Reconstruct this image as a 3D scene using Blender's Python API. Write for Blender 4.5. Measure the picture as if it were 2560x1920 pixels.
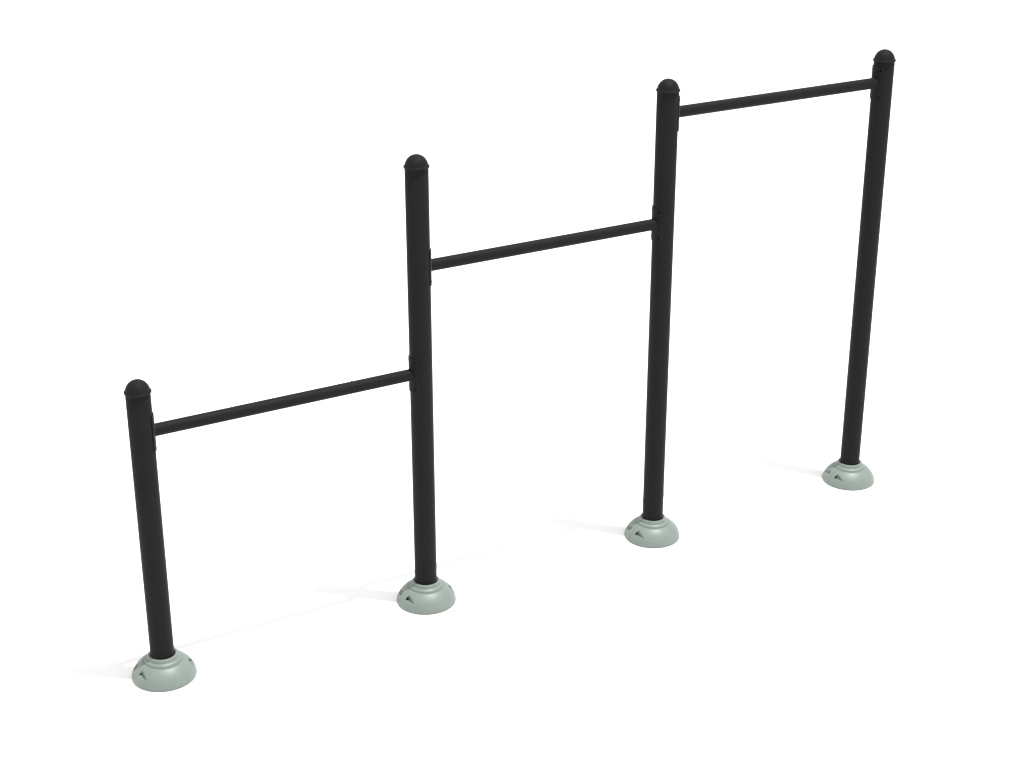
import bpy, bmesh, math, random
from mathutils import Vector, Matrix
from math import sin, cos, pi, radians, sqrt

S = bpy.context.scene
COL = S.collection
for o in list(bpy.data.objects):
    bpy.data.objects.remove(o, do_unlink=True)

# ------------------------------------------------------------------ camera
CAM = Vector((-1.5804, -5.3789, 3.5046))
YAW, PITCH, ROLL = 0.5238166, 0.4001092, -0.00013727
F = Vector((sin(YAW)*cos(PITCH), cos(YAW)*cos(PITCH), -sin(PITCH)))
Rt = Vector((cos(YAW), -sin(YAW), 0))
U = Rt.cross(F)
X = cos(ROLL)*Rt + sin(ROLL)*U
Y = -sin(ROLL)*Rt + cos(ROLL)*U
cam = bpy.data.cameras.new("camera")
cam.sensor_width = 36.0
cam.lens = 59.0153
cam.clip_start = 0.05
cam.clip_end = 2000
co = bpy.data.objects.new("camera", cam)
COL.objects.link(co)
m = Matrix((X, Y, -F)).transposed().to_4x4()
m.translation = CAM
co.matrix_world = m
S.camera = co

# ------------------------------------------------------------------ light
world = bpy.data.worlds.new("World")
S.world = world
world.use_nodes = True
bg = world.node_tree.nodes["Background"]
bg.inputs["Color"].default_value = (1.0, 1.0, 1.0, 1)
bg.inputs["Strength"].default_value = 1.245

def lamp(name, loc, target, size, watts, color=(1, 1, 1)):
    l = bpy.data.lights.new(name, 'AREA')
    l.shape = 'DISK'
    l.size = size
    l.energy = watts
    l.color = color
    o = bpy.data.objects.new(name, l)
    o.location = loc
    o.rotation_euler = (Vector(target)-Vector(loc)).to_track_quat('-Z', 'Y').to_euler()
    COL.objects.link(o)
    return o

lamp("key_light", (6.4, -4.6, 30.0), (1.7, 0, 0), 0.80, 14500)

vs = S.view_settings
vs.view_transform = 'Standard'
vs.look = 'None'
vs.exposure = 0
vs.gamma = 1
vs.use_curve_mapping = False
S.render.engine = 'CYCLES'

# ------------------------------------------------------------------ materials
def principled(name, rgb, rough, spec, var=0.0, scale=40, bump=0.0, bscale=800, metal=0.0):
    mt = bpy.data.materials.new(name)
    mt.use_nodes = True
    nt = mt.node_tree
    b = nt.nodes["Principled BSDF"]
    b.inputs["Roughness"].default_value = rough
    b.inputs["Specular IOR Level"].default_value = spec
    b.inputs["Metallic"].default_value = metal
    tc = nt.nodes.new("ShaderNodeTexCoord")
    nz = nt.nodes.new("ShaderNodeTexNoise")
    nz.inputs["Scale"].default_value = scale
    nz.inputs["Detail"].default_value = 4
    nt.links.new(tc.outputs["Object"], nz.inputs["Vector"])
    cr = nt.nodes.new("ShaderNodeValToRGB")
    lo = [c*(1-var) for c in rgb]
    hi = [c*(1+var) for c in rgb]
    cr.color_ramp.elements[0].position = 0.3
    cr.color_ramp.elements[1].position = 0.7
    cr.color_ramp.elements[0].color = (*lo, 1)
    cr.color_ramp.elements[1].color = (*hi, 1)
    nt.links.new(nz.outputs["Fac"], cr.inputs["Fac"])
    nt.links.new(cr.outputs["Color"], b.inputs["Base Color"])
    if bump:
        n2 = nt.nodes.new("ShaderNodeTexNoise")
        n2.inputs["Scale"].default_value = bscale
        n2.inputs["Detail"].default_value = 2
        nt.links.new(tc.outputs["Object"], n2.inputs["Vector"])
        bp = nt.nodes.new("ShaderNodeBump")
        bp.inputs["Strength"].default_value = bump
        bp.inputs["Distance"].default_value = 0.0006
        nt.links.new(n2.outputs["Fac"], bp.inputs["Height"])
        nt.links.new(bp.outputs["Normal"], b.inputs["Normal"])
    return mt

M_COAT = principled("black_powder_coat", (0.0080, 0.0080, 0.0080), 0.62, 0.08, 0.015, 60, 0.05, 900)
M_SAGE = principled("sage_plastic", (0.138, 0.167, 0.147), 0.46, 0.42, 0.02, 25, 0.03, 500)
bs = M_COAT.node_tree.nodes["Principled BSDF"]      # sheen added to brighten the rims like a grazing reflection
bs.inputs["Sheen Weight"].default_value = 0.12
bs.inputs["Sheen Roughness"].default_value = 0.25
M_BOLT = principled("near_black", (0.0012, 0.0014, 0.0013), 0.6, 0.04, 0.1, 200)  # near black, puts the darkness of bolt holes into the colour
M_GROUND = principled("white_floor", (0.83, 0.83, 0.83), 0.9, 0.0, 0.004, 3)

# ------------------------------------------------------------------ helpers
def link(name, bm, mat, parent=None, angle=30):
    bmesh.ops.recalc_face_normals(bm, faces=bm.faces[:])
    me = bpy.data.meshes.new(name)
    bm.to_mesh(me)
    bm.free()
    for p in me.polygons:
        p.use_smooth = True
    me.set_sharp_from_angle(angle=radians(angle))
    me.materials.append(mat)
    o = bpy.data.objects.new(name, me)
    COL.objects.link(o)
    if parent:
        o.parent = parent
    return o

def lathe(profile, n=96, bm=None, closed=False):
    """profile: list of (r, z); r == 0 makes a pole"""
    bm = bm or bmesh.new()
    rings = []
    for r, z in profile:
        if r < 1e-6:
            rings.append([bm.verts.new((0, 0, z))])
        else:
            rings.append([bm.verts.new((r*cos(2*pi*i/n), r*sin(2*pi*i/n), z)) for i in range(n)])
    pairs = list(zip(rings, rings[1:]))
    if closed:
        pairs.append((rings[-1], rings[0]))
    for a, b in pairs:
        for i in range(n):
            j = (i+1) % n
            if len(a) == 1 and len(b) > 1:
                bm.faces.new((a[0], b[i], b[j]))
            elif len(b) == 1 and len(a) > 1:
                bm.faces.new((a[i], a[j], b[0]))
            elif len(a) > 1:
                bm.faces.new((a[i], a[j], b[j], b[i]))
    return bm

def boxm(x0, x1, y0, y1, z0, z1, bm=None):
    bm = bm or bmesh.new()
    v = [bm.verts.new((x, y, z)) for x in (x0, x1) for y in (y0, y1) for z in (z0, z1)]
    for f in ((0, 1, 3, 2), (4, 6, 7, 5), (0, 4, 5, 1), (2, 3, 7, 6), (0, 2, 6, 4), (1, 5, 7, 3)):
        bm.faces.new([v[i] for i in f])
    return bm

def carve(o, cutters):
    """subtract closed bmeshes from the object's mesh"""
    tmp = []
    for c in cutters:
        k = link("cutter", c, M_SAGE)
        tmp.append(k)
        md = o.modifiers.new("cut", 'BOOLEAN')
        md.operation = 'DIFFERENCE'
        md.solver = 'EXACT'
        md.object = k
    dg = bpy.context.evaluated_depsgraph_get()
    me = bpy.data.meshes.new_from_object(o.evaluated_get(dg))
    o.modifiers.clear()
    old = o.data
    o.data = me
    me.name = o.name
    bpy.data.meshes.remove(old)
    for k in tmp:
        d = k.data
        bpy.data.objects.remove(k, do_unlink=True)
        bpy.data.meshes.remove(d)
    for p in me.polygons:
        p.use_smooth = True
    me.set_sharp_from_angle(angle=radians(28))

# ------------------------------------------------------------------ ground
bm = bmesh.new()
N = 20
G = 400.0
for i in range(N+1):
    for j in range(N+1):
        bm.verts.new((-G+2*G*i/N, -G+2*G*j/N, 0))
bm.verts.ensure_lookup_table()
for i in range(N):
    for j in range(N):
        a = i*(N+1)+j
        bm.faces.new((bm.verts[a], bm.verts[a+N+1], bm.verts[a+N+2], bm.verts[a+1]))
ground = link("ground", bm, M_GROUND)
ground["kind"] = "structure"
ground["label"] = "plain white studio floor running out of the picture"

# ------------------------------------------------------------------ the bar station
R = 0.0450                       # post radius
SP = 1.12012                     # post spacing
HT = [1.1708, 1.8339, 1.9886, 1.9890]   # height of each cap's bead
ZB = [1.0117, 1.4419, 1.8949]    # crossbar heights
RB = 0.0238

station = bpy.data.objects.new("pull_up_bar_station", None)
station.empty_display_size = 0.2
COL.objects.link(station)
station["label"] = "black pull-up bars on four stepped posts standing in round sage green foot covers"
station["category"] = "exercise bars"

def post(x, h):
    bm = lathe([(0, 0.002), (R, 0.002), (R, 0.3), (R, h*0.6), (R, h-0.006), (R-0.001, h-0.004), (0, h-0.004)], 96)
    return link("post", bm, M_COAT, station)

def cap_mesh():
    pr = [(0, -0.0075), (R+0.0001, -0.0075), (R+0.0005, -0.0068)]
    for k in range(11):           # rolled bead
        a = -pi/2 + pi*k/10
        pr.append((R - 0.0005 + 0.0048*cos(a), 0.0052*sin(a) + 0.0004))
    pr += [(R-0.0008, 0.0060), (R-0.0010, 0.0100), (R-0.0016, 0.0130)]
    r0, z0, zt = R-0.0022, 0.0136, 0.0462
    # dome: ellipse through (r0,z0) up to the pole
    for k in range(1, 15):
        t = k/14
        a = math.asin(z0/zt) + (pi/2-math.asin(z0/zt))*t
        rr = r0*cos(a)/cos(math.asin(z0/zt))
        pr.append((rr if k < 14 else 0, zt*sin(a)))
    return lathe(pr, 80)

def bracket(xc, zc, side):
    """half-round saddle hugging a post; side = +1 on the +x face"""
    bm = bmesh.new()
    A = radians(50.4)
    hz, cr = 0.0712, 0.007
    ri, ro = R+0.0004, R+0.0037
    L = ro*A
    pts = []
    for cx, cz, a0 in ((L-cr, hz-cr, 0), (-(L-cr), hz-cr, pi/2), (-(L-cr), -(hz-cr), pi), (L-cr, -(hz-cr), 1.5*pi)):
        for k in range(7):
            a = a0 + pi/2*k/6
            pts.append((cx+cr*cos(a), cz+cr*sin(a)))
    # cut the outline into vertical strips so that it can follow the post
    def zmax(s):
        d = abs(s)-(L-cr)
        return hz if d <= 0 else hz-cr+sqrt(max(cr*cr-d*d, 0))
    ss = [-L, -L+cr*0.07, -L+cr*0.3, -L+cr*0.6, -L+cr]
    ss += [-(L-cr)+2*(L-cr)*k/26 for k in range(1, 26)]
    ss += [L-cr, L-cr*0.6, L-cr*0.3, L-cr*0.07, L]
    cols = []
    for s in ss:
        a = s/ro
        z1 = zmax(s)
        cols.append([bm.verts.new((side*r*cos(a), r*sin(a), z)) for r in (ri, ro-0.0006, ro, ro, ro-0.0006, ri)
                     for z in ()] or None)
        ring = [(ri, -z1), (ro-0.0007, -z1), (ro, -z1+0.0007), (ro, z1-0.0007), (ro-0.0007, z1), (ri, z1)]
        cols[-1] = [bm.verts.new((side*r*cos(a), r*sin(a), z)) for r, z in ring]
    for c0, c1 in zip(cols, cols[1:]):
        for i in range(6):
            j = (i+1) % 6
            bm.faces.new((c0[i], c1[i], c1[j], c0[j]))
    bm.faces.new(cols[0])
    bm.faces.new(cols[-1][::-1])
    o = link("bracket", bm, M_COAT, station)
    o.location = (xc, 0, zc)
    # four small black button bolts
    for sy in (-1, 1):
        for sz in (-1, 1):
            a = radians(33)*sy
            b = lathe([(0, -0.001), (0.0043, -0.001), (0.0043, 0.0004), (0.0034, 0.0008), (0.0020, 0.0009),
                       (0.0018, 0.0002), (0, 0.0002)], 20)
            q = link("bolt", b, M_BOLT, o)
            n = Vector((side*cos(a), sin(a), 0))
            q.location = n*ro + Vector((0, 0, 0.0560*sz))
            q.rotation_euler = n.to_track_quat('Z', 'Y').to_euler()
    return o

def crossbar(i, marks):
    z = ZB[i]
    x0, x1 = i*SP + R - 0.001, (i+1)*SP - R + 0.001
    bm = lathe([(0, x0), (RB, x0), (RB, x0+0.01), (RB, (x0+x1)/2), (RB, x1-0.01), (RB, x1), (0, x1)], 72)
    bmesh.ops.transform(bm, matrix=Matrix.Rotation(pi/2, 4, 'Y'), verts=bm.verts)   # axis z -> x
    bar = link("crossbar", bm, M_COAT, station)
    bar.location = (0, 0, z)
    if marks:
        for kind, xm, deg, lx, la in marks:
            bm = bmesh.new()
            a = radians(deg)
            n = Vector((0, -cos(a), sin(a)))
            t = Vector((0, sin(a), cos(a)))
            if kind == 'spike':      # mesh artefact built as a thin pyramid standing on the tube
                base = Vector((xm, 0, 0)) + n*(RB-0.0005)
                tip = base + n*0.0095 + Vector((-la, 0, 0))
                vb = [bm.verts.new(base+Vector((sx*0.0022, 0, 0))+t*sy*0.0008) for sx, sy in ((1, 1), (-1, 1), (-1, -1), (1, -1))]
                vt = bm.verts.new(tip)
                bm.faces.new(vb)
                for k in range(4):
                    bm.faces.new((vb[k], vb[(k+1) % 4], vt))
                link("bar_spike", bm, M_BOLT, bar)
            else:                   # mesh artefact built as a flat dark pit
                c = Vector((xm, 0, 0)) + n*(RB+0.00015)
                K = 14
                top = [bm.verts.new(c+Vector((1.2*lx*cos(2*pi*k/K), 0, 0))+t*1.2*la*sin(2*pi*k/K)) for k in range(K)]
                bot = [bm.verts.new(v.co-n*0.002) for v in top]
                bm.faces.new(top)
                bm.faces.new(bot[::-1])
                for k in range(K):
                    bm.faces.new((top[k], bot[k], bot[(k+1) % K], top[(k+1) % K]))
                link("bar_speck", bm, M_BOLT, bar)
    bracket(i*SP, z, 1)
    bracket((i+1)*SP, z, -1)

def base_cover(x, hole, hx, hz):
    # outer skin from the ground up, then down the inside
    pr = [(0.1172, 0.0), (0.1172, 0.0032), (0.1212, 0.0032), (0.1218, 0.0037)]
    a0 = math.asin(0.0052/0.09)
    a1 = math.asin(0.0700/0.09)
    for k in range(0, 25):
        a = a0+(a1-a0)*k/24
        pr.append((0.1218*cos(a), 0.09*sin(a)))
    pr += [(0.0738, 0.0703), (0.0720, 0.0699), (0.0706, 0.0702), (0.0701, 0.0715), (0.0698, 0.0745), (0.0691, 0.0771),
           (0.0674, 0.0792), (0.0642, 0.0809), (0.0602, 0.0823), (0.0584, 0.0833), (0.0579, 0.0843), (0.0581, 0.0853),
           (0.0583, 0.0866), (0.0580, 0.0880), (0.0572, 0.0892), (0.0564, 0.0900), (0.0563, 0.0908), (0.0567, 0.0918),
           (0.0566, 0.0932), (0.0556, 0.0948), (0.0532, 0.0961), (0.0500, 0.0967), (0.0483, 0.0963), (0.0475, 0.0951),
           (0.0472, 0.0930), (0.0472, 0.0500), (0.0472, 0.0)]
    bm = lathe(pr, 144, closed=True)
    o = link("base_cover", bm, M_SAGE, station)
    o.location = (0, 0, 0)
    cut = []
    for sx in (-1, 1):
        xs = sorted((sx*0.0885, sx*0.16))
        for sy in (-1, 1):
            ys = sorted((sy*0.0195, sy*0.068))
            c = boxm(xs[0], xs[1], ys[0], ys[1], 0.0355, 0.2)
            edges = [e for e in c.edges]
            bmesh.ops.bevel(c, geom=edges, offset=0.0045, segments=4, affect='EDGES', profile=0.5)
            cut.append(c)
        h = lathe([(0, -0.024), (hole, -0.024), (hole, 0.024), (0, 0.024)], 24)
        bmesh.ops.transform(h, matrix=Matrix.Translation((sx*hx, 0, hz)) @ Matrix.Rotation(pi/2, 4, 'X'), verts=h.verts)
        cut.append(h)
        xs = sorted((sx*0.0745, sx*0.16))
        cut.append(boxm(xs[0], xs[1], -0.00045, 0.00045, -0.01, 0.0700))
    carve(o, cut)
    o.location = (x, 0, 0)
    for sx in (-1, 1):
        r = hole*0.9
        b = lathe([(0, -0.0165), (r*0.5, -0.0165), (r*0.9, -0.0160), (r, -0.0150), (r, 0.0150), (r*0.9, 0.0160), (r*0.5, 0.0165), (0, 0.0165)], 24)
        bmesh.ops.transform(b, matrix=Matrix.Rotation(pi/2, 4, 'X'), verts=b.verts)
        q = link("bolt", b, M_BOLT, o)  # black fill that paints the shade inside the hole
        q.location = (sx*hx, 0, hz)
    return o

for i in range(4):
    p = post(i*SP, HT[i])
    p.location = (i*SP, 0, 0)
    c = link("post_cap", cap_mesh(), M_COAT, p, 40)
    c.location = (0, 0, HT[i])
    base_cover(0.0014, 0.0042, 0.0948, 0.0440) if i == 0 else base_cover(i*SP+0.0005, 0.0070, 0.0953, 0.0425)

MARKS1 = [('spike', 0.8270, 100, 0, 0.003), ('speck', 0.8501, 52, .0019, .0017), ('speck', 0.8362, 25, .0021, .0018),
          ('speck', 0.8501, 17, .0015, .0013), ('speck', 0.8497, -10, .0018, .0018), ('speck', 0.8422, -39, .0020, .0016),
          ('speck', 0.9390, 64, .0026, .0022)]
MARKS3 = [('spike', 3.0665, 103, 0, 0.006), ('speck', 3.0889, 16, .0016, .0014), ('speck', 3.0888, -9, .0020, .0017),
          ('speck', 3.0800, -36, .0028, .0015), ('speck', 3.1065, -18, .0062, .0013), ('speck', 3.1484, 9, .0045, .0020),
          ('speck', 3.1805, 66, .0038, .0028)]
crossbar(0, MARKS1)
crossbar(1, None)
crossbar(2, MARKS3)
